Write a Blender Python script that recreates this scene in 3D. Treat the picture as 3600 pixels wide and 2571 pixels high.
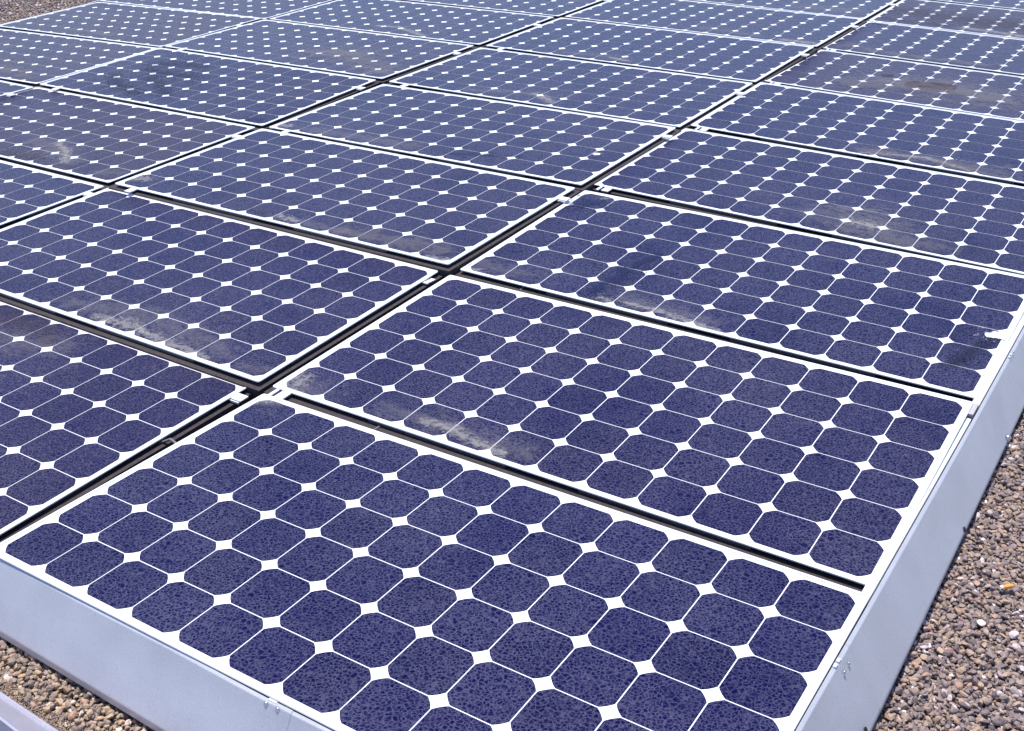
import bpy, bmesh, math, random
import numpy as np
from mathutils import Matrix, Vector

for o in list(bpy.data.objects):
    bpy.data.objects.remove(o, do_unlink=True)
S = bpy.context.scene
COL = S.collection
random.seed(7)

# ---------------------------------------------------------------- camera
# all layout numbers are in cell pitches; U turns them into metres
U = 0.127
G = [3.94951, 2.01074, 0.58042, -0.3699, 15.05348, -7.78111, 11.23194, 12.50543, 6.53017, 0.0]
ROT = [[0.839904, 0.542397, -0.019177], [0.246457, -0.412646, -0.876916], [-0.48355, 0.731799, -0.48026]]
CAM = [G[4], G[5], G[6]]
PA, PB = G[7], G[8]
cam = bpy.data.cameras.new('camera')
cam.sensor_width = 36.0
cam.sensor_fit = 'HORIZONTAL'
cam.lens = G[0] * 1000 / 3600 * 36
cam.clip_start = 0.02
cam.clip_end = 600
camo = bpy.data.objects.new('camera', cam)
COL.objects.link(camo)
r, dn, fw = [Vector(v) for v in ROT]
mw = Matrix(((r.x, -dn.x, -fw.x, CAM[0] * U), (r.y, -dn.y, -fw.y, CAM[1] * U), (r.z, -dn.z, -fw.z, CAM[2] * U), (0, 0, 0, 1)))
camo.matrix_world = mw
S.camera = camo

# ---------------------------------------------------------------- sky, sun, exposure
SUN_EL = math.radians(75)
SUN_DIR = Vector((-0.80, 0.60, 0)).normalized() * math.cos(SUN_EL) + Vector((0, 0, math.sin(SUN_EL)))
W = bpy.data.worlds.new('World')
S.world = W
W.use_nodes = True
nt = W.node_tree
bg = nt.nodes['Background']
sky = nt.nodes.new('ShaderNodeTexSky')
sky.sky_type = 'NISHITA'
sky.sun_disc = False
sky.sun_elevation = SUN_EL
sky.sun_rotation = math.atan2(SUN_DIR.x, SUN_DIR.y)
tint = nt.nodes.new('ShaderNodeMix')
tint.data_type = 'RGBA'; tint.blend_type = 'MULTIPLY'
tint.inputs[0].default_value = 1.0
tint.inputs[7].default_value = (1.0, 0.95, 1.0, 1)
nt.links.new(sky.outputs[0], tint.inputs[6])
nt.links.new(tint.outputs[2], bg.inputs[0])
bg.inputs[1].default_value = 0.15
sky.altitude = 1500
sky.ozone_density = 3.5
sky.dust_density = 0.3
sun = bpy.data.lights.new('sun', 'SUN')
sun.energy = 4.0
sun.angle = math.radians(0.5)
sun.color = (1.0, 0.96, 0.9)
suno = bpy.data.objects.new('sun', sun)
COL.objects.link(suno)
suno.rotation_euler = (-SUN_DIR).to_track_quat('-Z', 'Y').to_euler()
suno.location = (0, 0, 5)
S.view_settings.view_transform = 'Standard'
S.view_settings.look = 'None'
S.view_settings.gamma = 1.0
S.view_settings.exposure = 0.55

# ---------------------------------------------------------------- material helpers
def mat(name):
    m = bpy.data.materials.new(name)
    m.use_nodes = True
    return m, m.node_tree, m.node_tree.nodes['Principled BSDF']

def N(t, kind, **kw):
    n = t.nodes.new(kind)
    for k, v in kw.items():
        if k.startswith('i_'):
            n.inputs[k[2:].replace('_', ' ')].default_value = v
        else:
            setattr(n, k, v)
    return n

def ramp(t, src, stops, interp='LINEAR'):
    n = t.nodes.new('ShaderNodeValToRGB')
    cr = n.color_ramp
    cr.interpolation = interp
    while len(cr.elements) < len(stops):
        cr.elements.new(0.5)
    for e, (p, c) in zip(cr.elements, stops):
        e.position = p
        e.color = (c, c, c, 1) if not isinstance(c, tuple) else (*c, 1)
    t.links.new(src, n.inputs[0])
    return n

def mixc(t, fac, a, b, mode='MIX'):
    n = t.nodes.new('ShaderNodeMix')
    n.data_type = 'RGBA'
    n.blend_type = mode
    for sock, v in ((n.inputs[0], fac), (n.inputs[6], a), (n.inputs[7], b)):
        if hasattr(v, 'is_output'):
            t.links.new(v, sock)
        elif isinstance(v, tuple):
            sock.default_value = (*v, 1)
        else:
            sock.default_value = v
    return n.outputs[2]

def math_(t, op, a, b=None, c=None):
    n = t.nodes.new('ShaderNodeMath')
    n.operation = op
    for i, v in enumerate((a, b, c)):
        if v is None:
            continue
        if hasattr(v, 'is_output'):
            t.links.new(v, n.inputs[i])
        else:
            n.inputs[i].default_value = v
    return n.outputs[0]

def simple(name, col, rough=0.5, metal=0.0, noise=0.0, scale=200.0, bump=0.0):
    m, t, p = mat(name)
    p.inputs['Roughness'].default_value = rough
    p.inputs['Metallic'].default_value = metal
    if noise > 0:
        geo = N(t, 'ShaderNodeNewGeometry')
        nz = N(t, 'ShaderNodeTexNoise', i_Scale=scale, i_Detail=4.0)
        t.links.new(geo.outputs['Position'], nz.inputs['Vector'])
        rp = ramp(t, nz.outputs[0], [(0.3, 1 - noise), (0.7, 1 + noise)])
        c = mixc(t, 1.0, col, rp.outputs[0], 'MULTIPLY')
        t.links.new(c, p.inputs['Base Color'])
        if bump:
            b = N(t, 'ShaderNodeBump', i_Strength=bump, i_Distance=0.001)
            t.links.new(nz.outputs[0], b.inputs['Height'])
            t.links.new(b.outputs[0], p.inputs['Normal'])
    else:
        p.inputs['Base Color'].default_value = (*col, 1)
    return m

# solar cell: dark blue silicon under dusty glass; dried rain drops leave a fine ring network of dust
def make_cell_mat():
    m, t, p = mat('solar_cell_glass')
    geo = N(t, 'ShaderNodeNewGeometry')
    pos = geo.outputs['Position']
    warp = N(t, 'ShaderNodeTexNoise', i_Scale=210.0, i_Detail=3.0, i_Roughness=0.7)
    t.links.new(pos, warp.inputs['Vector'])
    vm = N(t, 'ShaderNodeVectorMath', operation='MULTIPLY_ADD')
    t.links.new(warp.outputs[1], vm.inputs[0])
    vm.inputs[1].default_value = (0.0085, 0.0085, 0.0)
    t.links.new(pos, vm.inputs[2])
    big = N(t, 'ShaderNodeTexNoise', i_Scale=3.2, i_Detail=3.0)
    t.links.new(pos, big.inputs['Vector'])
    mid = N(t, 'ShaderNodeTexNoise', i_Scale=26.0, i_Detail=3.0)
    t.links.new(pos, mid.inputs['Vector'])
    vo = N(t, 'ShaderNodeTexVoronoi', feature='DISTANCE_TO_EDGE', i_Scale=132.0, i_Randomness=1.0)
    t.links.new(vm.outputs[0], vo.inputs['Vector'])
    vo2 = N(t, 'ShaderNodeTexVoronoi', feature='DISTANCE_TO_EDGE', i_Scale=80.0, i_Randomness=1.0)
    t.links.new(vm.outputs[0], vo2.inputs['Vector'])
    fine = N(t, 'ShaderNodeTexNoise', i_Scale=520.0, i_Detail=2.0)
    t.links.new(pos, fine.inputs['Vector'])
    # where the coarse drops dominate
    sel = ramp(t, mid.outputs[0], [(0.50, 0.0), (0.64, 1.0)])
    d1 = ramp(t, vo.outputs['Distance'], [(0.0, 2.6), (0.06, 1.5), (0.13, 0.45), (0.22, 0.06), (0.40, 0.0)])
    d2 = ramp(t, vo2.outputs['Distance'], [(0.0, 2.6), (0.05, 1.5), (0.10, 0.50), (0.18, 0.12), (0.36, 0.0)])
    dm = mixc(t, sel.outputs[0], d1.outputs[0], d2.outputs[0])
    dmf = N(t, 'ShaderNodeRGBToBW')
    t.links.new(dm, dmf.inputs[0])
    fn = ramp(t, fine.outputs[0], [(0.32, 0.15), (0.68, 1.55)])
    dust = math_(t, 'MULTIPLY', dmf.outputs[0], fn.outputs[0])
    # loose dust between the dried drop rims
    gr = N(t, 'ShaderNodeTexNoise', i_Scale=240.0, i_Detail=3.0, i_Roughness=0.65)
    t.links.new(pos, gr.inputs['Vector'])
    gr_ = ramp(t, gr.outputs[0], [(0.47, 0.0), (0.62, 1.1)])
    dust = math_(t, 'MULTIPLY', dust, 0.80)
    dust = math_(t, 'MULTIPLY_ADD', gr_.outputs[0], 0.50, dust)
    lvl = ramp(t, big.outputs[0], [(0.30, 0.55), (0.70, 1.15)])
    dust = math_(t, 'MULTIPLY', dust, lvl.outputs[0])
    dust = math_(t, 'MULTIPLY', dust, DUST_K)
    # every cell its own slight tint
    oi = N(t, 'ShaderNodeObjectInfo')
    base = ramp(t, oi.outputs['Random'], [(0.0, (0.0012, 0.0014, 0.032)), (0.5, (0.0016, 0.0019, 0.038)), (1.0, (0.0022, 0.0023, 0.043))])
    sc = N(t, 'ShaderNodeSeparateColor')
    t.links.new(oi.outputs['Color'], sc.inputs[0])
    dcol = mixc(t, sc.outputs[0], DUST_C, BROWN_C)
    film = math_(t, 'MULTIPLY', sc.outputs[1], 0.45)      # even silt film on the dirtier panels
    dust = math_(t, 'MAXIMUM', dust, film)
    col = mixc(t, dust, base.outputs[0], dcol)
    t.links.new(col, p.inputs['Base Color'])
    rg = math_(t, 'MULTIPLY_ADD', dust, 0.25, 0.14)
    t.links.new(rg, p.inputs['Roughness'])
    p.inputs['IOR'].default_value = 1.15
    p.inputs['Specular Tint'].default_value = (0.82, 0.70, 1.0, 1)   # violet cast of the reflected sky put into the specular tint
    b = N(t, 'ShaderNodeBump', i_Strength=0.25, i_Distance=0.0006)
    t.links.new(dmf.outputs[0], b.inputs['Height'])
    t.links.new(b.outputs[0], p.inputs['Normal'])
    return m

DUST_K = 0.64
DUST_C = (0.066, 0.065, 0.118)
BROWN_C = (0.070, 0.050, 0.070)
M_CELL = make_cell_mat()
M_BACK = simple('white_backing_sheet', (0.86, 0.87, 0.88), 0.30, 0.0, 0.03, 30)
M_FRAME = simple('pale_anodised_frame', (0.82, 0.83, 0.84), 0.38, 0.15, 0.05, 60)
M_RIBBON = simple('tinned_ribbon', (0.50, 0.48, 0.48), 0.5, 0.3)
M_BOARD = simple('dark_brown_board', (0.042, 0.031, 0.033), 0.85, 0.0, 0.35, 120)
M_CORE = simple('black_brown_core', (0.045, 0.033, 0.033), 0.9)  # core block's own even black-brown colour
M_LEG = simple('grey_bracket_metal', (0.13, 0.112, 0.110), 0.6, 0.1, 0.3, 90)
M_CABLE = simple('grey_cable', (0.16, 0.15, 0.16), 0.5)
M_CLIP = simple('grey_clip', (0.42, 0.39, 0.39), 0.6, 0.1, 0.1, 300)

def make_galv(name, base, speck=0.10):
    m, t, p = mat(name)
    geo = N(t, 'ShaderNodeNewGeometry')
    pos = geo.outputs['Position']
    a = N(t, 'ShaderNodeTexNoise', i_Scale=9.0, i_Detail=4.0)
    b = N(t, 'ShaderNodeTexNoise', i_Scale=420.0, i_Detail=3.0)
    for n in (a, b):
        t.links.new(pos, n.inputs['Vector'])
    ra = ramp(t, a.outputs[0], [(0.3, 0.93), (0.7, 1.05)])
    rb = ramp(t, b.outputs[0], [(0.3, 1 - speck), (0.5, 1.0), (0.72, 1 + speck)])
    c = mixc(t, 1.0, base, ra.outputs[0], 'MULTIPLY')
    c = mixc(t, 1.0, c, rb.outputs[0], 'MULTIPLY')
    # sparse dark specks
    v = N(t, 'ShaderNodeTexVoronoi', feature='F1', i_Scale=55.0)
    t.links.new(pos, v.inputs['Vector'])
    rv = ramp(t, v.outputs['Distance'], [(0.04, 0.62), (0.09, 1.0)])
    c = mixc(t, 1.0, c, rv.outputs[0], 'MULTIPLY')
    t.links.new(c, p.inputs['Base Color'])
    p.inputs['Metallic'].default_value = 0.35
    p.inputs['Roughness'].default_value = 0.52
    bp = N(t, 'ShaderNodeBump', i_Strength=0.12, i_Distance=0.0008)
    t.links.new(b.outputs[0], bp.inputs['Height'])
    t.links.new(bp.outputs[0], p.inputs['Normal'])
    return m

M_GALV = make_galv('galvanised_steel', (0.490, 0.495, 0.535))
M_GALV2 = make_galv('galvanised_steel_old', (0.40, 0.39, 0.46), 0.16)
M_STEEL = simple('rivet_steel', (0.55, 0.53, 0.54), 0.28, 0.9)
M_HOLE = simple('hole_black', (0.01, 0.01, 0.012), 0.9)

# ---------------------------------------------------------------- object helpers
def tag(o, label=None, cat=None, group=None, kind=None):
    if label: o['label'] = label
    if cat: o['category'] = cat
    if group: o['group'] = group
    if kind: o['kind'] = kind
    return o

def link(name, me, parent=None):
    o = bpy.data.objects.new(name, me)
    COL.objects.link(o)
    if parent: o.parent = parent
    return o

def mesh(name, verts, faces, mats, fm=None, smooth=False):
    me = bpy.data.meshes.new(name)
    me.from_pydata([tuple(v) for v in verts], [], faces)
    for m in (mats if isinstance(mats, (list, tuple)) else [mats]):
        me.materials.append(m)
    if fm:
        me.polygons.foreach_set('material_index', fm)
    if smooth:
        me.polygons.foreach_set('use_smooth', [True] * len(me.polygons))
    me.update()
    return me

def box(V, F, x0, x1, y0, y1, z0, z1):
    n = len(V)
    V += [(x0, y0, z0), (x1, y0, z0), (x1, y1, z0), (x0, y1, z0), (x0, y0, z1), (x1, y0, z1), (x1, y1, z1), (x0, y1, z1)]
    F += [(n, n + 3, n + 2, n + 1), (n + 4, n + 5, n + 6, n + 7), (n, n + 1, n + 5, n + 4), (n + 1, n + 2, n + 6, n + 5), (n + 2, n + 3, n + 7, n + 6), (n + 3, n, n + 4, n + 7)]

def tube(V, F, pts, rad, seg=8):
    rings = []
    for k, p in enumerate(pts):
        p = Vector(p)
        d = (Vector(pts[min(k + 1, len(pts) - 1)]) - Vector(pts[max(k - 1, 0)])).normalized()
        a = d.cross(Vector((0.13, 0.21, 1))).normalized()
        b = d.cross(a)
        n = len(V)
        for s in range(seg):
            t = 2 * math.pi * s / seg
            V.append(tuple(p + a * rad * math.cos(t) + b * rad * math.sin(t)))
        rings.append(n)
    for q in range(len(rings) - 1):
        for s in range(seg):
            F.append((rings[q] + s, rings[q] + (s + 1) % seg, rings[q + 1] + (s + 1) % seg, rings[q + 1] + s))
    F.append(tuple(rings[0] + s for s in range(seg)))
    F.append(tuple(rings[-1] + s for s in reversed(range(seg))))

# ---------------------------------------------------------------- solar panels
MODS = {
    (0, 0): [-0.0325, -0.0185, -0.0011, 0.1961, -0.3151, 0.1958],
    (0, 1): [0.0085, -0.0084, 0.0037, 0.1515, -0.2976, 0.0786],
    (0, 2): [0.015, -0.0013, 0.0005, 0.1301, -0.1959, 0.0903],
    (0, 3): [0.0022, 0.0137, -0.0018, 0.0538, 0.1053, 0.0366],
    (0, 4): [0.0014, 0.0178, 0.0046, 0.0417, 0.2421, 0.0282],
    (0, 5): [-0.016, 0.0214, 0.001, -0.049, 0.4736, -0.1187],
    (0, 6): [-0.007, 0.0188, -0.0076, -0.0727, 0.4041, -0.1618],
    (0, 7): [-0.011, 0.0234, 0.0143, -0.0609, 0.2404, -0.2083],
    (0, 8): [-0.0113, 0.0229, 0.0028, -0.1537, 0.2188, -0.2622],
    (0, 9): [-0.0074, 0.0177, -0.0038, -0.1939, 0.0592, -0.3072],
    (1, 0): [0.0007, -0.0045, -0.0027, -0.2809, 0.0271, -0.241],
    (1, 1): [0.0161, -0.0038, -0.0046, -0.015, -0.2179, -0.0399],
    (1, 2): [0.0041, -0.0058, 0.001, 0.1811, -0.3872, 0.1733],
    (1, 3): [0.006, -0.0089, -0.0005, 0.2313, -0.4175, 0.2084],
    (1, 4): [0.0035, -0.002, -0.0012, 0.1956, -0.331, 0.2008],
    (1, 5): [0.0059, 0.0009, -0.0059, 0.159, -0.1637, 0.1913],
    (1, 6): [-0.003, 0.0056, -0.003, 0.1324, 0.0075, 0.1394],
    (1, 7): [-0.006, 0.0112, 0.0, 0.0554, 0.1331, 0.0685],
    (1, 8): [-0.0079, 0.0146, 0.0, -0.0006, 0.2204, -0.0014],
    (1, 9): [-0.0065, 0.0148, 0.0048, -0.0376, 0.0499, -0.049],
    (2, 1): [0.0089, -0.0105, -0.0125, -0.1303, -0.0052, -0.1566],
    (2, 2): [0.0165, -0.0172, -0.0175, -0.3013, 0.0969, -0.1622],
    (2, 3): [0.0283, -0.0087, -0.0049, -0.1453, -0.0389, 0.0354],
    (2, 4): [0.0012, -0.0069, -0.0019, 0.0029, -0.1364, 0.1547],
    (2, 5): [0.0033, -0.0064, 0.0027, 0.0757, -0.1545, 0.1607],
    (2, 6): [0.0007, -0.0031, 0.0038, 0.0987, -0.1174, 0.1763],
    (2, 7): [-0.0017, -0.0003, 0.0038, 0.1035, -0.0587, 0.1673],
    (2, 8): [-0.0032, -0.0029, 0.0037, 0.0681, 0.0609, 0.0981],
    (3, 2): [-0.0024, -0.0004, -0.0062, 0.073, 0.0448, -0.1618],
    (3, 3): [0.0265, -0.0328, -0.0224, -0.1686, 0.2434, -0.2819],
    (3, 4): [0.0181, -0.0273, -0.0158, -0.1984, 0.1997, -0.1274],
    (3, 5): [0.0107, -0.0175, -0.0069, -0.0903, 0.0328, -0.0398],
    (3, 6): [0.0061, -0.0135, -0.0026, -0.0257, -0.0209, 0.0378],
    (3, 7): [-0.0011, -0.0062, 0.002, -0.0258, -0.0022, 0.0775],
}
MA, MB_ = 0.125, 0.125        # frame overhang beyond the cell field

def rring(ax0, ax1, ay0, ay1, rad, seg=4):
    pts = []
    for cx, cy, s in ((ax1 - rad, ay1 - rad, 0), (ax0 + rad, ay1 - rad, 1), (ax0 + rad, ay0 + rad, 2), (ax1 - rad, ay0 + rad, 3)):
        for k in range(seg + 1):
            t = math.pi / 2 * (s + k / seg)
            pts.append((cx + rad * math.cos(t), cy + rad * math.sin(t)))
    return pts

def frame_mesh():
    # hollow frame: outer wall, bevelled top lip, inner edge down to the glass
    V, F = [], []
    prof = [(0.0, -0.016), (0.0, 0.004), (0.006, 0.012), (0.052, 0.012), (0.056, 0.0015)]
    rings = []
    for off, z in prof:
        rad = max(0.055 - off, 0.006)
        pts = rring(-MA + off, 12 + MA - off, -MB_ + off, 6 + MB_ - off, rad)
        rings.append(len(V))
        V += [(x * U, y * U, z * U) for x, y in pts]
    n = len(pts)
    for q in range(len(rings) - 1):
        for s in range(n):
            F.append((rings[q] + s, rings[q] + (s + 1) % n, rings[q + 1] + (s + 1) % n, rings[q + 1] + s))
    # inward return flange at the bottom
    pts = rring(-MA + 0.10, 12 + MA - 0.10, -MB_ + 0.10, 6 + MB_ - 0.10, 0.01)
    b = len(V)
    V += [(x * U, y * U, -0.016 * U) for x, y in pts]
    for s in range(n):
        F.append((b + s, b + (s + 1) % n, rings[0] + (s + 1) % n, rings[0] + s))
    return mesh('frame', V, F, M_FRAME)

def back_mesh():
    V, F, fm = [], [], []
    o = 0.053
    pts = rring(-MA + o, 12 + MA - o, -MB_ + o, 6 + MB_ - o, 0.006, 2)
    V += [(x * U, y * U, -0.004 * U) for x, y in pts]
    F.append(tuple(range(len(pts))))
    return mesh('backing_sheet', V, F, M_BACK)

def ribbon_mesh():
    V, F = [], []
    box(V, F, -0.013 * U, 0.013 * U, -0.17 * U, 0.17 * U, -0.003 * U, -0.001 * U)
    return mesh('ribbon', V, F, M_RIBBON)

def cell_mesh():
    h, R = 0.4905, 0.590
    t0 = math.asin(h / R)
    pts = []
    for q in range(4):
        a0 = math.acos(h / R)
        a1 = math.pi / 2 - a0
        for k in range(7):
            t = q * math.pi / 2 + a0 + (a1 - a0) * k / 6
            pts.append((R * math.cos(t), R * math.sin(t)))
    V = [(x * U, y * U, 0) for x, y in pts]
    return mesh('solar_cell', V, [tuple(range(len(V)))], M_CELL)

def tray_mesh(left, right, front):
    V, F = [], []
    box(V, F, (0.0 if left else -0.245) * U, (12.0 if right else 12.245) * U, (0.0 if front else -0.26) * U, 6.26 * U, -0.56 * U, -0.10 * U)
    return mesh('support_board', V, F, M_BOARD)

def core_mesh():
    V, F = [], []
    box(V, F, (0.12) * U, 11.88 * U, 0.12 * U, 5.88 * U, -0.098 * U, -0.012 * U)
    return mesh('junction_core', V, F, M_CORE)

def spacer_mesh(a0, a1, front=True):
    V, F = [], []
    if front:
        box(V, F, a0 * U, a1 * U, -0.095 * U, 0.12 * U, -0.096 * U, -0.020 * U)
    else:
        box(V, F, 11.985 * U, 12.06 * U, a0 * U, a1 * U, -0.096 * U, -0.020 * U)
    return mesh('spacer', V, F, M_LEG)

ME_FRAME, ME_BACK, ME_RIB, ME_CELL, ME_TRAY, ME_CORE = frame_mesh(), back_mesh(), ribbon_mesh(), cell_mesh(), {}, core_mesh()
ME_SP = [spacer_mesh(2.35, 5.5), spacer_mesh(7.0, 10.15), spacer_mesh(0.9, 2.4, False), spacer_mesh(3.5, 5.0, False)]

def panel_matrix(i, j):
    wx, wy, wz, tx, ty, tz = MODS[(i, j)]
    # small rotation about the panel centre, as fitted
    e = Matrix(((1, -wz, -wy), (wz, 1, -wx), (-wy * -1 * -1, wx, 1)))
    eu = Vector((1, wz, -wy)).normalized()
    ev = Vector((-wz, 1, wx))
    ev = (ev - eu * ev.dot(eu)).normalized()
    ez = eu.cross(ev)
    c = Vector((6 - i * PA + tx, 3 + j * PB + ty, tz)) * U
    o = c - (eu * 6 + ev * 3) * U
    return Matrix(((eu.x, ev.x, ez.x, o.x), (eu.y, ev.y, ez.y, o.y), (eu.z, ev.z, ez.z, o.z), (0, 0, 0, 1)))

ORD = ['nearest', 'second', 'third', 'fourth', 'fifth', 'sixth', 'seventh', 'eighth', 'ninth', 'tenth']
COLN = ['in the column along the right steel edging', 'in the second column from the right edging',
        'in the third column from the right edging', 'in the farthest-left column']
LOOK = {
    (0, 0): 'largest foreground solar panel, pale flake of dirt on its far corner',
    (0, 1): 'solar panel with white washed dust on its lower edge and left corner',
    (0, 2): 'solar panel with a white bird dropping at its right edge and smooth wiped streak',
    (0, 3): 'solar panel with a broad grey dust cloud near its lower edge',
    (0, 4): 'clean blue solar panel with wavy dust tide marks low on its right half',
    (0, 5): 'dusty solar panel with a dark oval puddle mark in its middle',
    (0, 6): 'solar panel with faint dust on its left corner',
    (0, 7): 'brownish dirty solar panel with streaky grey dust',
    (1, 0): 'solar panel cut by the left photo edge with a brown dirt smear',
    (1, 1): 'solar panel with pale dust blotches along its lower edge',
    (1, 2): 'solar panel with a grey smudge mid lower edge and white dust on its lower corner',
    (1, 3): 'solar panel with a small white round spot near its right edge',
    (1, 4): 'solar panel with a pale dust swirl near its lower edge',
    (2, 2): 'violet-toned solar panel with wet-looking dust ripples near the left photo edge',
    (2, 3): 'solar panel with dark wet streaks across its left half',
    (2, 4): 'solar panel with light grainy dust on its right part',
    (3, 4): 'far solar panel with a grey dust bar, gravel beyond it',
}
# (brownness, film) of the dust on each panel
SILT = {(2, 2): (0.75, 0.8), (3, 3): (0.8, 0.8), (3, 4): (0.85, 0.8), (3, 2): (0.6, 0.6), (2, 3): (0.35, 0.3), (0, 5): (0.55, 0.9), (0, 7): (0.9, 0.8), (0, 6): (0.4, 0.5),
        (1, 0): (0.3, 0.3), (0, 0): (0.0, 0.0), (0, 1): (0.12, 0.15), (0, 2): (0.0, 0.0), (0, 3): (0.05, 0.3), (0, 4): (0.0, 0.2), (1, 1): (0.15, 0.3),
        (1, 2): (0.1, 0.3), (1, 3): (0.05, 0.4), (2, 4): (0.25, 0.5), (3, 5): (0.6, 0.7), (1, 4): (0.0, 0.3), (1, 5): (0.0, 0.3)}
panels = {}
cellgrid = [(a, b) for a in range(12) for b in range(6)]
SKIP = set()
for (i, j) in sorted(MODS):
    if (i, j) in SKIP:
        continue
    P = bpy.data.objects.new('solar_panel', None)
    P.empty_display_size = 0.05
    COL.objects.link(P)
    P.matrix_world = panel_matrix(i, j)
    row = {0: 'first', 1: 'second'}.get(j, ORD[j])
    if (i, j) in LOOK:
        lab = LOOK[(i, j)]
        if (i, j) != (0, 0):
            pass
    else:
        lab = 'solar panel %s from the front %s' % (row, COLN[i])
    tag(P, lab, 'solar panel', 'solar panels of the rooftop array')
    panels[(i, j)] = P
    link('frame', ME_FRAME, P)
    link('backing_sheet', ME_BACK, P)
    for a, b in ((12.018, 1), (12.018, 3), (12.018, 5), (-0.018, 2), (-0.018, 4)):
        link('ribbon', ME_RIB, P).location = (a * U, b * U, 0)
    tk = (i == 3, i == 0, j == 0)
    if tk not in ME_TRAY: ME_TRAY[tk] = tray_mesh(*tk)
    link('support_board', ME_TRAY[tk], P)
    link('core_block', ME_CORE, P)
    for s in ME_SP:
        link('spacer', s, P)
    for a, b in cellgrid:
        c = link('solar_cell', ME_CELL, P)
        c.location = ((a + 0.5) * U, (b + 0.5) * U, 0)
        c.color = (*SILT.get((i, j), (0.10, 0.25)), 0, 1)

# connector tabs bridging the gaps: across the gap on the +A side of a panel, and across the gap on its -B side
def tab_side(P, b, w=0.23, broken=False):
    V, F = [], []
    if not broken:
        box(V, F, 12.10 * U, 12.40 * U, (b - w / 2) * U, (b + w / 2) * U, -0.035 * U, -0.006 * U)
        box(V, F, 12.13 * U, 12.37 * U, (b - w / 2 - 0.035) * U, (b - w / 2 - 0.010) * U, -0.075 * U, -0.035 * U)
    else:
        for k in range(3):
            box(V, F, 12.10 * U, 12.26 * U, (b - 0.16 + 0.12 * k) * U, (b - 0.06 + 0.12 * k) * U, (-0.06 - 0.01 * k) * U, (-0.03 - 0.01 * k) * U)
    o = link('connector_tab', mesh('connector_tab', V, F, M_FRAME), P)

def tab_front(P, a, w=0.24, slit=True):
    V, F = [], []
    box(V, F, a * U, (a + w) * U, -0.40 * U, -0.10 * U, -0.035 * U, -0.006 * U)
    if slit:
        box(V, F, (a - 0.17) * U, (a - 0.09) * U, -0.40 * U, -0.10 * U, -0.05 * U, -0.012 * U)
    link('connector_tab', mesh('connector_tab', V, F, M_FRAME), P)

for (i, j), b in {(1, 0): 5.68, (1, 2): 5.25, (1, 3): 5.2, (1, 4): 4.7, (1, 5): 4.75, (1, 6): 4.5, (1, 7): 3.95,
                  (2, 1): 5.47, (2, 2): 5.12, (2, 3): 5.05, (2, 4): 4.7, (2, 5): 4.4, (2, 6): 4.4, (3, 2): 5.0, (3, 3): 4.76, (3, 4): 4.56}.items():
    if (i, j) in panels: tab_side(panels[(i, j)], b)
tab_side(panels[(1, 1)], 5.62, broken=True)
for (i, j), a in {(0, 1): 0.18, (0, 3): 0.30, (0, 4): 0.33, (0, 5): 0.33, (0, 6): 0.33, (0, 7): 0.3, (1, 2): 0.62, (1, 3): 0.62, (1, 4): 0.62,
                  (1, 5): 0.62, (2, 3): 0.95, (2, 4): 0.9}.items():
    if (i, j) in panels: tab_front(panels[(i, j)], a, 0.24 if i else 0.22, i == 0)

# ---------------------------------------------------------------- dirt marks lying on the glass
def dirt_mat(name, col, dens, nscale, lo, hi, stretch=1.0, rough=0.9, amp=1.0):
    m, t, p = mat(name)
    p.inputs['Base Color'].default_value = (*col, 1)
    p.inputs['Roughness'].default_value = rough
    p.inputs['Specular IOR Level'].default_value = 0.2
    at = N(t, 'ShaderNodeAttribute', attribute_name='thick')
    geo = N(t, 'ShaderNodeNewGeometry')
    mp = N(t, 'ShaderNodeMapping')
    mp.inputs['Scale'].default_value = (1, stretch, 1)
    t.links.new(geo.outputs['Position'], mp.inputs['Vector'])
    n1 = N(t, 'ShaderNodeTexNoise', i_Scale=nscale, i_Detail=6.0, i_Roughness=0.62, i_Distortion=0.6)
    t.links.new(mp.outputs[0], n1.inputs['Vector'])
    n2 = N(t, 'ShaderNodeTexNoise', i_Scale=nscale * 7, i_Detail=3.0)
    t.links.new(geo.outputs['Position'], n2.inputs['Vector'])
    s = math_(t, 'MULTIPLY_ADD', n1.outputs[0], 3.4 * amp, -1.7 * amp)
    s = math_(t, 'MULTIPLY_ADD', n2.outputs[0], 1.3 * amp, s)
    s = math_(t, 'ADD', s, -0.65 * amp)
    s = math_(t, 'ADD', s, at.outputs['Fac'])
    rp = ramp(t, s, [(lo, 0.0), (hi, dens)])
    t.links.new(rp.outputs[0], p.inputs['Alpha'])
    return m

D_DUST = dirt_mat('dried_dust', (0.30, 0.28, 0.29), 0.16, 30, 0.10, 1.0, 1.6)
D_PALE = dirt_mat('pale_dried_dust', (0.48, 0.45, 0.42), 0.35, 60, 0.35, 1.15, 1.3)
D_DARK = dirt_mat('dark_wet_dirt', (0.060, 0.040, 0.050), 0.34, 40, 0.20, 1.0, 1.8, 0.5)
D_BLUE = dirt_mat('wiped_glass', (0.012, 0.014, 0.060), 0.55, 24, 0.15, 0.5, 1.2, 0.35)
D_WHITE = dirt_mat('white_dropping', (0.80, 0.80, 0.78), 0.95, 60, 0.10, 0.38, 1.0, 0.8, 0.32)
D_WET = dirt_mat('wet_dark_film', (0.008, 0.006, 0.026), 0.38, 42, 0.1, 0.85, 2.2, 0.4)
D_HAZE = dirt_mat('thin_dust_film', (0.22, 0.20, 0.21), 0.26, 9, 0.25, 0.95, 1.2)
D_PUD = dirt_mat('puddle_silt', (0.030, 0.020, 0.028), 0.80, 14, 0.05, 0.30, 1.0, 0.6, 0.22)
lift = [0]

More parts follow.
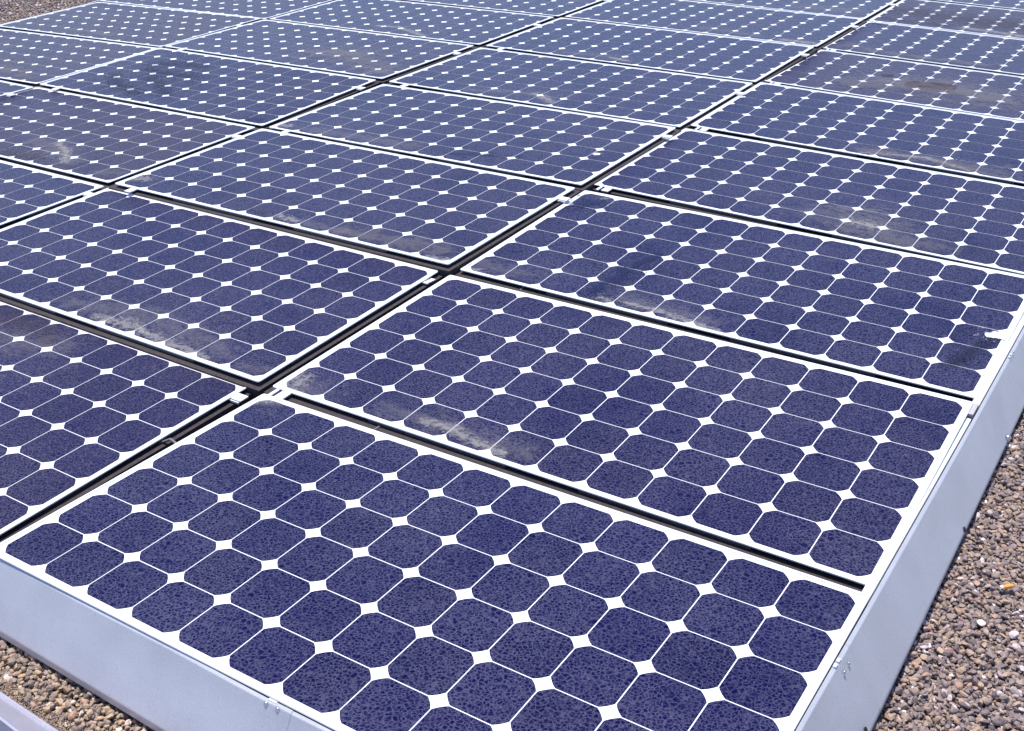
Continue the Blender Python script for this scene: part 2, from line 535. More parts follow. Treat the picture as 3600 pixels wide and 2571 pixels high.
def patch(name, key, pts, rad, material, lab=None):
    """irregular film following a chain of points; thickness attribute fades to the rim"""
    P = panels.get(key)
    if P is None: return
    lift[0] = (lift[0] + 1) % 6
    z = (0.0155 + 0.0012 * lift[0]) * U
    xs = [p[0] for p in pts]; ys = [p[1] for p in pts]
    rads = rad if isinstance(rad, (list, tuple)) else [rad] * len(pts)
    R = max(rads) * 1.35
    x0, x1, y0, y1 = min(xs) - R, max(xs) + R, min(ys) - R, max(ys) + R
    x0 = max(x0, -0.12); x1 = min(x1, 12.12); y0 = max(y0, -0.12); y1 = min(y1, 6.12)
    st = max(rads) / 7
    nx = max(3, int((x1 - x0) / st)); ny = max(3, int((y1 - y0) / st))
    gx = np.linspace(x0, x1, nx + 1); gy = np.linspace(y0, y1, ny + 1)
    X, Y = np.meshgrid(gx, gy, indexing='ij')
    T = np.zeros_like(X)
    segs = [(pts[k], pts[k + 1], rads[k], rads[k + 1]) for k in range(len(pts) - 1)] or [(pts[0], pts[0], rads[0], rads[0])]
    for p, q, r0, r1 in segs:
        dx, dy = q[0] - p[0], q[1] - p[1]
        L = dx * dx + dy * dy
        t = np.clip(((X - p[0]) * dx + (Y - p[1]) * dy) / L, 0, 1) if L > 1e-9 else np.zeros_like(X)
        d = np.hypot(X - p[0] - t * dx, Y - p[1] - t * dy) / (r0 + (r1 - r0) * t)
        T = np.maximum(T, 1 - d)
    V, F, A, idx = [], [], [], {}
    def vid(a, b):
        if (a, b) not in idx:
            idx[(a, b)] = len(V)
            V.append((X[a, b] * U, Y[a, b] * U, z)); A.append(max(-0.4, float(T[a, b])) + 0.0)
        return idx[(a, b)]
    for a in range(nx):
        for b in range(ny):
            if max(T[a, b], T[a + 1, b], T[a, b + 1], T[a + 1, b + 1]) > -0.05:
                F.append((vid(a, b), vid(a + 1, b), vid(a + 1, b + 1), vid(a, b + 1)))
    me = mesh(name, V, F, material)
    at = me.attributes.new('thick', 'FLOAT', 'POINT')
    at.data.foreach_set('value', A)
    o = link(name, me, P)
    if lab: o['label'] = lab
    return o

D = 'dust_stain'
patch(D, (1, 1), [(6.7, .15), (7.5, .25), (8.2, .25)], [.28, .52, .3], D_PALE)
patch(D, (1, 1), [(8.2, .22), (9.2, .12), (10.4, .05)], [.3, .28, .2], D_PALE)
patch(D, (1, 1), [(5.5, .4), (8.0, .8), (10.6, .4)], [.5, .8, .5], D_DUST)
patch(D, (1, 1), [(11.4, .2), (11.8, .3)], [.25, .3], D_DUST)
patch(D, (1, 0), [(4.3, 5.2), (5.4, 5.6), (6.6, 5.4)], [.7, .8, .5], D_DARK)
patch(D, (1, 0), [(5.0, 4.6), (6.2, 4.9), (7.2, 5.2)], [1.0, .9, .6], D_DUST)
patch(D, (0, 1), [(0.25, .1), (0.2, .45)], [.45, .4], D_PALE)
patch(D, (0, 1), [(0.5, .15), (.9, .1)], [.45, .4], D_DUST)
patch('dirt_flake', (0, 0), [(-0.10, 5.60), (.1, 5.84), (.42, 6.08)], [.17, .17, .16], D_PALE)
patch(D, (0, 0), [(0.05, 5.85), (.45, 5.9)], [.3, .25], D_DUST)
patch(D, (0, 1), [(3.35, .34), (4.0, .36), (4.4, .24), (5.3, .12)], [.18, .25, .26, .2], D_PALE)
patch(D, (0, 1), [(2.4, .3), (4.2, .4), (5.6, .3)], [.35, .5, .4], D_DUST)
patch(D, (1, 2), [(11.4, -.02), (12.0, .0)], [.25, .32], D_PALE)
patch(D, (0, 2), [(0.15, .02), (.35, .15)], [.20, .1], D_PALE)
patch(D, (0, 2), [(.1, .4), (1.5, .4)], [.7, .4], D_DUST)
patch(D, (0, 2), [(3.6, .16), (3.9, .15)], [.18, .16], D_PALE)
patch(D, (0, 2), [(4.3, .22), (5.0, .22), (6.1, .06), (6.7, .0)], [.18, .26, .2, .16], D_PALE)
patch(D, (0, 2), [(4.2, .4), (6.3, .3)], [.45, .4], D_DUST)
patch('wiped_streak', (0, 2), [(3.75, 3.1), (3.55, 2.4), (3.50, 2.05)], [.10, .17, .12], D_BLUE)
patch('wiped_streak', (0, 2), [(3.5, 1.8), (3.48, 1.35), (3.33, .75), (3.3, .15)], [.14, .22, .15, .08], D_BLUE)
patch('dark_streak', (0, 2), [(11.82, 2.45), (11.6, 1.8), (11.45, 1.2), (11.2, .8)], [.22, .26, .28, .2], D_WET)
patch('dark_streak', (0, 2), [(.1, 5.0), (.45, 5.25), (.7, 5.6)], [.2, .25, .2], D_BLUE)
patch('bird_dropping', (0, 2), [(11.74, 2.66), (11.92, 2.74), (12.08, 2.72)], [.13, .22, .17], D_WHITE)
patch('bird_dropping', (0, 2), [(11.70, 2.60), (11.72, 2.58)], [.05, .05], D_WHITE)
patch('bird_dropping', (0, 2), [(.68, 5.80), (.82, 5.88)], [.13, .11], D_PALE)
patch(D, (0, 3), [(6.0, 1.0), (6.7, 1.2), (7.4, 1.3), (8.3, 1.2)], [.7, 1.1, 1.3, .9], D_DUST)
patch(D, (0, 3), [(6.4, 1.7), (7.6, 2.1)], [.35, .4], D_DUST)
patch(D, (0, 3), [(7.2, 1.0), (7.8, .9)], [.5, .45], D_PALE)
patch(D, (0, 3), [(7.2, .4), (9.2, .4)], [.5, .7], D_HAZE)
patch(D, (0, 4), [(5.4, .35), (6.5, .5), (7.6, .55), (8.7, .25), (9.8, .05)], [.25, .38, .42, .3, .25], D_DUST)
patch(D, (0, 4), [(5.6, .1), (7.5, .65), (8.8, .15)], [.18, .22, .18], D_PALE)
patch(D, (0, 4), [(6.0, .5), (9.5, .5)], [.6, .6], D_HAZE)
patch('puddle_mark', (0, 5), [(4.85, 2.62), (5.75, 2.92)], [.50, .54], D_PUD, 'dark oval puddle mark')
patch('puddle_mark', (0, 5), [(3.45, 3.3), (3.65, 3.4)], [.15, .16], D_PUD, 'small dark spot')
patch(D, (0, 5), [(3.0, 1.6), (5.5, 2.4), (8.5, 2.2), (11, 1.5)], [1.3, 2.0, 1.8, 1.2], D_HAZE)
patch(D, (0, 5), [(3.5, 2.6), (5.5, 3.1), (7.5, 2.4)], [1.2, 1.5, 1.4], D_DUST)
patch(D, (0, 7), [(.4, .85), (1.7, .6), (3.0, .8)], [.5, .45, .6], D_DARK)
patch(D, (0, 7), [(1.0, 3.0), (5.0, 2.6), (9.0, 3.0)], [1.8, 2.2, 2.0], D_DARK)
patch(D, (0, 7), [(4.0, .55), (5.3, .5), (6.6, .3)], [.45, .45, .5], D_PALE)
patch(D, (0, 6), [(.3, .4), (.8, 1.1)], [.7, .6], D_DUST)
patch(D, (0, 6), [(1.5, .5), (6.5, .5)], [.6, .5], D_HAZE)
patch(D, (1, 6), [(6.6, .75), (8.0, .7), (9.3, .5)], [.5, .5, .4], D_DUST)
patch(D, (1, 6), [(10.5, .3), (11.8, .3)], [.4, .45], D_PALE)
patch(D, (1, 7), [(8.8, 1.0), (11, 1.2)], [1.0, 1.2], D_DUST)
patch(D, (1, 4), [(5.0, .8), (5.9, .95), (6.7, .5)], [.35, .5, .4], D_DUST)
patch(D, (1, 4), [(5.7, 1.1), (6.4, .7), (6.9, .35)], [.18, .3, .3], D_PALE)
patch(D, (1, 4), [(3.3, .3), (4.6, .7)], [.35, .35], D_DUST)
patch(D, (2, 5), [(5.8, .9), (6.8, 1.1), (7.7, .7), (8.8, .2)], [.3, .3, .35, .3], D_PALE)
patch(D, (2, 4), [(7.0, 2.0), (8.7, 2.4), (11.2, .9)], [1.5, 1.7, 1.3], D_HAZE)
patch(D, (2, 4), [(11.1, .7), (11.8, .5)], [.6, .5], D_DUST)
patch(D, (2, 4), [(7.5, 2.4), (8.8, 2.8)], [.8, .9], D_DUST)
patch(D, (1, 5), [(3.6, .4), (5.1, .6), (6.4, .4)], [.35, .4, .35], D_DUST)
patch(D, (1, 5), [(5.6, .5), (6.5, .3)], [.22, .25], D_PALE)
patch('dark_streak', (1, 3), [(6.9, .45), (7.6, .65), (8.3, .9), (9.2, 1.2)], [.08, .09, .09, .06], D_BLUE)
patch('white_spot', (1, 3), [(11.14, 2.50), (11.18, 2.50)], [.125, .125], D_WHITE)
patch(D, (1, 3), [(.2, .25), (.5, .3)], [.35, .3], D_PALE)
patch(D, (1, 3), [(1.5, .3), (5.5, .5)], [.5, .6], D_DUST)
patch(D, (2, 2), [(6.3, 1.5), (7.5, 1.4), (8.4, .9), (9.4, .6)], [.6, .8, .7, .5], D_DUST)
patch(D, (2, 2), [(7.2, 1.7), (8.2, 1.3), (9.2, .5)], [.22, .3, .25], D_PALE)
patch('dark_streak', (2, 2), [(6.2, .3), (7.2, .3), (8.1, .4)], [.45, .45, .35], D_DARK)
patch(D, (2, 2), [(11.0, .35), (11.7, .6)], [.4, .4], D_DUST)
patch(D, (1, 2), [(.1, .5), (.5, .6)], [.45, .35], D_PALE)
patch(D, (1, 2), [(6.1, .28), (6.9, .2)], [.28, .3], D_PALE)
patch(D, (1, 2), [(7.3, .2), (8.5, .25)], [.35, .3], D_DUST)
patch('dark_streak', (1, 2), [(5.1, .3), (5.6, .32)], [.25, .25], D_DARK)
patch(D, (1, 2), [(8.5, .4), (11.5, .5)], [.6, .6], D_HAZE)
patch(D, (3, 4), [(4.6, .7), (6.2, .8), (7.8, .5)], [.35, .45, .35], D_DUST)
patch('dark_streak', (2, 3), [(2.0, 4.2), (3.0, 4.6), (4.2, 4.7)], [0.68, 0.68, 0.47], D_WET)
patch('dark_streak', (2, 3), [(2.2, 3.4), (3.6, 3.2), (5.0, 3.4)], [0.47, 0.54, 0.47], D_WET)
patch('dark_streak', (2, 3), [(1.6, 2.2), (2.6, 1.4), (4.6, .8)], [0.47, 0.54, 0.47], D_WET)
patch('dark_streak', (2, 3), [(3.4, 2.4), (4.6, 2.0), (5.8, 1.2)], [0.47, 0.54, 0.47], D_WET)
patch('dark_streak', (2, 3), [(11.0, .25), (11.5, .4)], [.2, .2], D_BLUE)
patch(D, (3, 3), [(8.0, 1.0), (10.5, .6)], [.9, .6], D_HAZE)

# ---------------------------------------------------------------- edge rail beside the right-hand column
def zedge(y):
    pts = [(-3, .45), (-.4, .40), (3, .30), (6, .18), (9, .14), (12.3, .12), (19, .10), (19.7, .04), (26, -.06), (33, -.2), (45, -.35), (70, -.5)]
    for (a, za), (b, zb) in zip(pts, pts[1:]):
        if y <= b: return za + (zb - za) * max(0, (y - a)) / (b - a)
    return pts[-1][1]

def xedge(y):      # line of the array's right edge (from the photograph)
    pts = [(-3, 12.33), (3, 12.33), (6.5, 12.345), (9.2, 12.365), (12, 12.385), (16.6, 12.40), (24, 12.35), (70, 12.1)]
    for (a, za), (b, zb) in zip(pts, pts[1:]):
        if y <= b: return za + (zb - za) * max(0, (y - a)) / (b - a)
    return pts[-1][1]

def sweep(name, ys, prof, material, off=None):
    """extrude a cross-section (list of (d, z) with d outward) along y following xedge/zedge"""
    V, F = [], []
    n = len(prof)
    for y in ys:
        for k, (dd, z) in enumerate(prof):
            V.append(((xedge(y) + dd) * U, y * U, (zedge(y) + z) * U))
    for q in range(len(ys) - 1):
        for k in range(n - 1):
            F.append((q * n + k, q * n + k + 1, (q + 1) * n + k + 1, (q + 1) * n + k))
    return mesh(name, V, F, material)

def yl(a, b, st=1.0):
    n = max(2, int((b - a) / st) + 1)
    return [a + (b - a) * k / (n - 1) for k in range(n)]

for (ya, yb), lab in zip([(-2.0, 11.86), (12.42, 25.0), (25.05, 44)],
                         ['bright aluminium rail along the right edge of the two nearest panels',
                          'bright aluminium rail along the right edge, beyond the small grey clip',
                          'far bright aluminium rail along the right edge, outside the clip']):
    prof = [(-0.175, -0.20), (-0.175, -0.044), (-0.170, -0.036), (-0.035, -0.036), (-0.030, -0.042), (-0.030, -0.20)]
    o = link('edge_rail', sweep('edge_rail', yl(ya, yb, 0.5), prof, M_FRAME))
    tag(o, lab, 'rail', 'rails along the right edge')
V, F = [], []
for ya, yb in ((11.92, 12.40),):
    x = xedge(12.1); z = zedge(11.9)
    box(V, F, (x - 0.19) * U, (x - 0.03) * U, ya * U, yb * U, (z - 0.10) * U, (z + 0.018) * U)
    box(V, F, (x - 0.19) * U, (x - 0.03) * U, ya * U, (ya + 0.03) * U, (z + 0.018) * U, (z + 0.030) * U)
tag(link('rail_clip', mesh('rail_clip', V, F, M_CLIP)), 'small grey rectangular clip in the white rail on the right edge', 'clip')

# ---------------------------------------------------------------- steel edging (wind deflectors)
ZO = -0.70           # height of the outer bend
def defl_right(ya, yb, eps=0.0):
    V, F = [], []
    ys = yl(ya, yb, 0.5)
    n = 0
    for y in ys:
        xt = xedge(y); zt = zedge(y) - 0.02 + eps
        xo = 12.945 - (y - 8) * 0.0015
        # the outer edge lies lower and is seen nearer the camera
        prof = [(xt + 0.000, zt - 0.12), (xt + 0.002, zt - 0.004), (xt + 0.010, zt), (xt + 0.056, zt - 0.020), (xt + 0.066, zt - 0.030),
                (xo - 0.012 + eps, ZO + 0.022), (xo + eps, ZO), (xo + 0.006 + eps, ZO - 0.02), (xo - 0.006 + eps, ZO - 0.17)]
        n = len(prof)
        V += [(a * U, y * U, b * U) for a, b in prof]
    for q in range(len(ys) - 1):
        for k in range(n - 1):
            F.append((q * n + k, q * n + k + 1, (q + 1) * n + k + 1, (q + 1) * n + k))
    me = mesh('steel_edging', V, F, M_GALV)
    return me

def zfront(x):
    pts = [(-13, -.28), (-.7, -.22), (-0.05, .17), (12.3, .41), (14, .43)]
    for (a, za), (b, zb) in zip(pts, pts[1:]):
        if x <= b: return za + (zb - za) * max(0, (x - a)) / (b - a)
    return pts[-1][1]

def unz(px, py, z):
    """point of the roof scene at height z seen at photo pixel (used once, to survey the front edge)"""
    f = G[0] * 1000
    a = Vector(((px - 1800) / f, (py - 1285.5) / f, 1))
    q = Vector((ROT[0][0] * a.x + ROT[1][0] * a.y + ROT[2][0], ROT[0][1] * a.x + ROT[1][1] * a.y + ROT[2][1], ROT[0][2] * a.x + ROT[1][2] * a.y + ROT[2][2]))
    t = (z - CAM[2]) / q.z
    return Vector(CAM) + q * t

def defl_front(xa, xb, eps=0.0):
    V, F = [], []
    xs = yl(xa, xb, 0.5)
    n = 0
    for x in xs:
        zt = zfront(x) - 0.03 + eps
        yt = FY(x)
        yo = FO(x)
        prof = [(yt - 0.0, zt - 0.14), (yt - 0.002, zt - 0.004), (yt - 0.010, zt), (yt - 0.048, zt - 0.020), (yt - 0.058, zt - 0.030),
                (yo + 0.012 - eps, ZO + 0.022), (yo - eps, ZO), (yo - 0.006 - eps, ZO - 0.02), (yo - 0.002 - eps, ZO - 0.155)]
        n = len(prof)
        V += [(x * U, a * U, b * U) for a, b in prof]
    for q in range(len(xs) - 1):
        for k in range(n - 1):
            F.append((q * n + k, (q + 1) * n + k, (q + 1) * n + k + 1, q * n + k + 1))
    return mesh('steel_edging', V, F, M_GALV)

# survey: top line and outer bend of the front edging
ft = [unz(px, py, zfront(unz(px, py, .2).x) - 0.03) for px, py in ((0, 1957), (364, 2150), (600, 2271), (900, 2434), (1186, 2575))]
fo = [unz(0, 2213, ZO), unz(264, 2377, ZO), unz(580, 2562, ZO)]
def lerp_pts(P, x):
    P = sorted([(p.x, p.y) for p in P])
    if x <= P[0][0]: P = P[:2]
    elif x >= P[-1][0]: P = P[-2:]
    else:
        for a, b in zip(P, P[1:]):
            if a[0] <= x <= b[0]:
                P = [a, b]; break
    (xa, ya), (xb, yb) = P
    return ya + (yb - ya) * (x - xa) / (xb - xa)
lt = np.polyfit([p.x for p in ft], [p.y for p in ft], 1)
lo_ = np.polyfit([p.x for p in fo], [p.y for p in fo], 1)
def FY(x): return lerp_pts(ft, x) if ft[0].x < x < ft[-1].x else (lerp_pts(ft, ft[0].x) if x <= ft[0].x else lerp_pts(ft, ft[-1].x - 1e-6))
def FO(x): return lo_[0] * x + lo_[1]
print('front edging', [tuple(round(c, 3) for c in p) for p in ft + fo], lt, lo_)

def rivet(P, pos, nrm, rad=0.028, h=0.022, nm='rivet'):
    bm = bmesh.new()
    rings = []
    for k in range(5):
        t = k / 4 * math.pi / 2
        rr, hh = rad * math.cos(t), h * math.sin(t)
        rings.append([bm.verts.new((rr * math.cos(a) * U, rr * math.sin(a) * U, hh * U)) for a in [2 * math.pi * s / 14 for s in range(14)]] if k < 4 else [bm.verts.new((0, 0, h * U))])
    base = [bm.verts.new((rad * 1.35 * math.cos(a) * U, rad * 1.35 * math.sin(a) * U, 0.001 * U)) for a in [2 * math.pi * s / 14 for s in range(14)]]
    seq = [base] + rings
    for A, B in zip(seq, seq[1:]):
        for s in range(14):
            if len(B) == 1: bm.faces.new((A[s], A[(s + 1) % 14], B[0]))
            else: bm.faces.new((A[s], A[(s + 1) % 14], B[(s + 1) % 14], B[s]))
    me = bpy.data.meshes.new(nm); bm.to_mesh(me); bm.free()
    me.materials.append(M_STEEL)
    me.polygons.foreach_set('use_smooth', [True] * len(me.polygons))
    o = link(nm, me, P)
    z = Vector(nrm).normalized(); x = Vector((0.3, 1, 0.1)).cross(z).normalized(); y = z.cross(x)
    o.matrix_local = Matrix(((x.x, y.x, z.x, pos[0] * U), (x.y, y.y, z.y, pos[1] * U), (x.z, y.z, z.z, pos[2] * U), (0, 0, 0, 1)))
    return o

def disc(P, pos, nrm, ra, rb, nm='hole'):
    V = [(ra * math.cos(2 * math.pi * s / 16) * U, rb * math.sin(2 * math.pi * s / 16) * U, 0) for s in range(16)]
    o = link(nm, mesh(nm, V, [tuple(range(16))], M_HOLE), P)
    z = Vector(nrm).normalized(); x = Vector((0, 1, 0)).cross(z).normalized(); y = z.cross(x)
    o.matrix_local = Matrix(((x.x, y.x, z.x, pos[0] * U), (x.y, y.y, z.y, pos[1] * U), (x.z, y.z, z.z, pos[2] * U), (0, 0, 0, 1)))

# where does a photo pixel land on the sloping face?
def on_right(px, py):
    best = None
    for k in range(401):
        z = 0.45 - 1.4 * k / 400
        p = unz(px, py, z)
        xt, zt = xedge(p.y) + 0.066, zedge(p.y) - 0.026
        xo = 12.933 - (p.y - 8) * 0.0015
        t = (zt - z) / (zt - ZO - 0.022)
        xs_ = xt + (xo - xt) * t
        if best is None or abs(p.x - xs_) < best[0]: best = (abs(p.x - xs_), p, Vector((zt - ZO, 0, xo - xt)).normalized())
    return best[1], best[2]

def on_front(px, py):
    best = None
    for k in range(401):
        z = 0.35 - 1.3 * k / 400
        p = unz(px, py, z)
        yt, zt = FY(p.x) - 0.058, zfront(p.x) - 0.06
        yo = FO(p.x) + 0.012
        t = (zt - z) / (zt - ZO - 0.022)
        ys_ = yt + (yo - yt) * t
        if best is None or abs(p.y - ys_) < best[0]: best = (abs(p.y - ys_), p, Vector((0, -(zt - ZO), yt - yo)).normalized())
    return best[1], best[2]

seam_x = on_front(1027, 2496)[0].x
GRP = 'galvanised steel edging strips round the array'
f0 = link('steel_edging', defl_front(-4.5, seam_x + 0.001, 0.008))
tag(f0, 'long galvanised steel edging strip running to the left photo edge below the panels', 'metal edging', GRP)
f1 = link('steel_edging', defl_front(seam_x - 0.10, 12.9))
tag(f1, 'galvanised steel edging strip at the bottom of the photo, right of the two front rivets', 'metal edging', GRP)
for px, py in ((936, 2474), (976, 2494)):
    p, n = on_front(px, py); rivet(f0, p + n * 0.008, n, 0.029, 0.020)
p, n = on_front(975, 2467)
V, F = [], []
xx = unz(968, 2464, zfront(6) - .05).x
box(V, F, (xx - 0.07) * U, (xx + 0.07) * U, (FY(xx) - 0.022) * U, (FY(xx) + 0.03) * U, (zfront(xx) - 0.05) * U, (zfront(xx) - 0.018) * U)
link('clip', mesh('clip', V, F, M_FRAME), f0)
sr = on_right(2990, 2280)[0].y
sr2 = on_right(3590, 1215)[0].y
r0 = link('steel_edging', defl_right(-2.0, sr + 0.12))
tag(r0, 'nearest galvanised steel edging strip on the right, down at the bottom of the photo', 'metal edging', GRP)
r1 = link('steel_edging', defl_right(sr, sr2 + 0.12, 0.003))
tag(r1, 'middle galvanised steel edging strip on the right with a bolt and a black hole', 'metal edging', GRP)
r2 = link('steel_edging', defl_right(sr2, 34, 0.006))
tag(r2, 'farthest galvanised steel edging strip at the right photo edge beside the panel with the dropping', 'metal edging', GRP)
for px, py, P_ in ((2982, 2332, r0), (2966, 2364, r0), (3560, 1239, r1), (3553, 1256, r1)):
    p, n = on_right(px, py); rivet(P_, p + n * 0.012, n, 0.022, 0.02)
p, n = on_right(3541, 1541); rivet(r1, p + n * 0.008, n, 0.062, 0.07, 'bolt')
p, n = on_right(3389, 1863); disc(r1, p + n * 0.014, n, 0.055, 0.055)
p, n = on_right(3041, 2570); disc(r0, p + n * 0.014, n, 0.055, 0.055)
# bent notch of the flange next to the rivets
for px, py, P_ in ((2952, 2322, r0), (3548, 1222, r1)):
    q = unz(px, py, 0.25)
    V, F = [], []
    yy = q.y
    for k in range(2):
        y = yy - 0.16 + 0.13 * k
        box(V, F, (xedge(y) + 0.004) * U, (xedge(y) + 0.055) * U, y * U, (y + 0.085) * U, (zedge(y) - 0.018) * U, (zedge(y) - 0.010 - 0.004 * k) * U)
    link('bent_tab', mesh('bent_tab', V, F, M_GALV), P_)

# far-left edging: only its flange shows beyond the last column
def zleft(y):
    pts = [(10, -.2), (13, -.18), (19.4, -.17), (19.7, -.57), (26, -.40), (26.4, -.35), (32.2, -.24), (32.6, -.18), (38.8, -.11), (39.2, -.06), (60, .04)]
    for (a, za), (b, zb) in zip(pts, pts[1:]):
        if y <= b: return za + (zb - za) * max(0, (y - a)) / (b - a)
    return .04
def xleft(y):
    pts = [(10, -37.7), (19.5, -37.7), (19.7, -38.0), (26.3, -37.86), (32.5, -37.80), (39, -37.70), (60, -37.65)]
    for (a, za), (b, zb) in zip(pts, pts[1:]):
        if y <= b: return za + (zb - za) * max(0, (y - a)) / (b - a)
    return -37.65
V, F = [], []
ys = yl(11, 52, 0.5)
for y in ys:
    x, z = xleft(y) - 0.16, zleft(y) - 0.02
    prof = [(x + 0.02, z - 0.20), (x, z - 0.002), (x - 0.010, z + 0.004), (x - 0.075, z + 0.004), (x - 0.62, -0.80), (x - 0.63, -0.95)]
    V += [(a * U, y * U, b * U) for a, b in prof]
for q in range(len(ys) - 1):
    for k in range(5):
        F.append((q * 6 + k, (q + 1) * 6 + k, (q + 1) * 6 + k + 1, q * 6 + k + 1))
tag(link('steel_edging', mesh('steel_edging', V, F, M_GALV)), 'thin bright steel edging strip between the far-left panels and the gravel', 'metal edging', GRP)

# neighbouring low flashing in the bottom-left corner
V, F = [], []
xs = yl(-2, 9, 0.5)
yb_ = [unz(0, 2438, -0.90), unz(195, 2570, -0.90)]
yd_ = [unz(0, 2519, -0.30), unz(66, 2570, -0.30)]
print('flashing', yb_, yd_)
for x in xs:
    y0 = lerp_pts(yb_, x); y1 = lerp_pts(yd_, x)
    prof = [(y0 + 0.05, -1.05), (y0 + 0.045, -0.93), (y0 + 0.02, -0.905), (y0, -0.90), (y0 - 0.03, -0.915), (y0 - 0.07, -0.88), (y1 + 0.02, -0.33), (y1, -0.30), (y1 - 0.03, -0.31), (y1 - 0.05, -0.40), (y1 - 0.07, -0.70), (y1 - 0.5, -0.72)]
    V += [(x * U, a * U, b * U) for a, b in prof]
for q in range(len(xs) - 1):
    for k in range(11):
        F.append((q * 12 + k, q * 12 + k + 1, (q + 1) * 12 + k + 1, (q + 1) * 12 + k))
tag(link('metal_flashing', mesh('metal_flashing', V, F, M_GALV2)), 'low ridged steel flashing in the bottom-left corner of the photo beside the gravel', 'flashing')

# ---------------------------------------------------------------- cables in the gaps
def cable(pts, rad, lab):
    V, F = [], []
    tube(V, F, [tuple(c * U for c in p) for p in pts], rad * U, 8)
    tag(link('cable', mesh('cable', V, F, M_CABLE, smooth=True)), lab, 'cable')

def gpt(px, py, z):
    return unz(px, py, z)
c0 = gpt(600, 1545, -.17)
cable([(c0.x - .42, c0.y - .1, -.36), (c0.x - .2, c0.y - .02, -.28), (c0.x, c0.y, -.17), (c0.x + .2, c0.y - .06, -.15), (c0.x + .45, c0.y - .25, -.30)], 0.028,
      'grey cable loop in the gap left of the foreground panel')
c1 = gpt(1337, 1500, -.08)
cable([(c1.x - .05, c1.y + .25, -.07), (c1.x - .01, c1.y + .05, -.07), (c1.x, c1.y - .1, -.07), (c1.x - .06, c1.y - .3, -.09)], 0.022,
      'short cable piece across the gap above the foreground panel')
c2 = gpt(1832, 1016, -.05)
cable([(c2.x, c2.y + .25, -.03), (c2.x, c2.y + .05, -.05), (c2.x, c2.y - .2, -.16)], 0.024, 'short cable in the gap above the second panel from the front')
c3 = gpt(2830, 195, -.15)
cable([(c3.x - .05, c3.y - .5, -.30), (c3.x, c3.y - .1, -.06), (c3.x + .03, c3.y + .2, -.04), (c3.x, c3.y + .7, -.10), (c3.x - .02, c3.y + 1.3, -.30)], 0.03,
      'dark cable hump in the far column gap beside a connector tab')

# ---------------------------------------------------------------- roof ground and gravel
ZG = -0.98
def ground_mat():
    m, t, p = mat('roof_gravel_bed')
    geo = N(t, 'ShaderNodeNewGeometry')
    pos = geo.outputs['Position']
    w = N(t, 'ShaderNodeTexNoise', i_Scale=60.0, i_Detail=2.0)
    t.links.new(pos, w.inputs['Vector'])
    vm = N(t, 'ShaderNodeVectorMath', operation='MULTIPLY_ADD')
    t.links.new(w.outputs[1], vm.inputs[0]); vm.inputs[1].default_value = (0.012, 0.012, 0.0)
    t.links.new(pos, vm.inputs[2])
    v = N(t, 'ShaderNodeTexVoronoi', feature='F1', i_Scale=78.0)
    v2 = N(t, 'ShaderNodeTexVoronoi', feature='DISTANCE_TO_EDGE', i_Scale=78.0)
    for n in (v, v2):
        t.links.new(vm.outputs[0], n.inputs['Vector'])
    sep = N(t, 'ShaderNodeSeparateColor')
    t.links.new(v.outputs['Color'], sep.inputs[0])
    c = ramp(t, sep.outputs[0], [(0.0, (0.095, 0.078, 0.074)), (0.3, (0.185, 0.155, 0.142)), (0.55, (0.255, 0.212, 0.172)), (0.8, (0.330, 0.265, 0.205)), (0.93, (0.46, 0.42, 0.38)), (1.0, (0.72, 0.69, 0.66))])
    e = ramp(t, v2.outputs['Distance'], [(0.0, 0.25), (0.16, 1.0)])
    cc = mixc(t, 1.0, c.outputs[0], e.outputs[0], 'MULTIPLY')
    t.links.new(cc, p.inputs['Base Color'])
    p.inputs['Roughness'].default_value = 0.85
    b = N(t, 'ShaderNodeBump', i_Strength=1.0, i_Distance=0.006)
    r2_ = ramp(t, v2.outputs['Distance'], [(0.0, 0.0), (0.30, 1.0)])
    t.links.new(r2_.outputs[0], b.inputs['Height'])
    t.links.new(b.outputs[0], p.inputs['Normal'])
    return m
V, F = [], []
E_ = 1200
mG = ground_mat()
tag(link('ground', mesh('ground', [(-E_ * U, -E_ * U, ZG * U), (E_ * U, -E_ * U, ZG * U), (E_ * U, E_ * U, ZG * U), (-E_ * U, E_ * U, ZG * U)], [(0, 1, 2, 3)], mG)), kind='structure')

def stone_mat(name, tint):
    m, t, p = mat(name)
    at = N(t, 'ShaderNodeAttribute', attribute_name='tone')
    c = ramp(t, at.outputs['Fac'], [(0.0, (0.075, 0.062, 0.062)), (0.15, (0.140, 0.118, 0.114)), (0.40, (0.220, 0.186, 0.170)), (0.58, (0.280, 0.232, 0.175)), (0.72, (0.37, 0.285, 0.180)),
                                     (0.82, (0.330, 0.215, 0.165)), (0.88, (0.45, 0.42, 0.40)), (0.95, (0.60, 0.56, 0.52)), (1.0, (0.82, 0.80, 0.78))])
    geo = N(t, 'ShaderNodeNewGeometry')
    n = N(t, 'ShaderNodeTexNoise', i_Scale=320.0, i_Detail=4.0)
    t.links.new(geo.outputs['Position'], n.inputs['Vector'])
    r_ = ramp(t, n.outputs[0], [(0.3, 0.80), (0.7, 1.18)])
    cc = mixc(t, 1.0, c.outputs[0], r_.outputs[0], 'MULTIPLY')
    cc = mixc(t, 1.0, cc, tint, 'MULTIPLY')
    t.links.new(cc, p.inputs['Base Color'])
    p.inputs['Roughness'].default_value = 0.62
    b = N(t, 'ShaderNodeBump', i_Strength=0.35, i_Distance=0.001)
    t.links.new(n.outputs[0], b.inputs['Height'])
    t.links.new(b.outputs[0], p.inputs['Normal'])
    return m
M_STONE = stone_mat('tan_pebbles', (1.28, 1.14, 1.02))
M_STONE_R = stone_mat('mauve_grey_pebbles', (1.06, 0.94, 0.98))

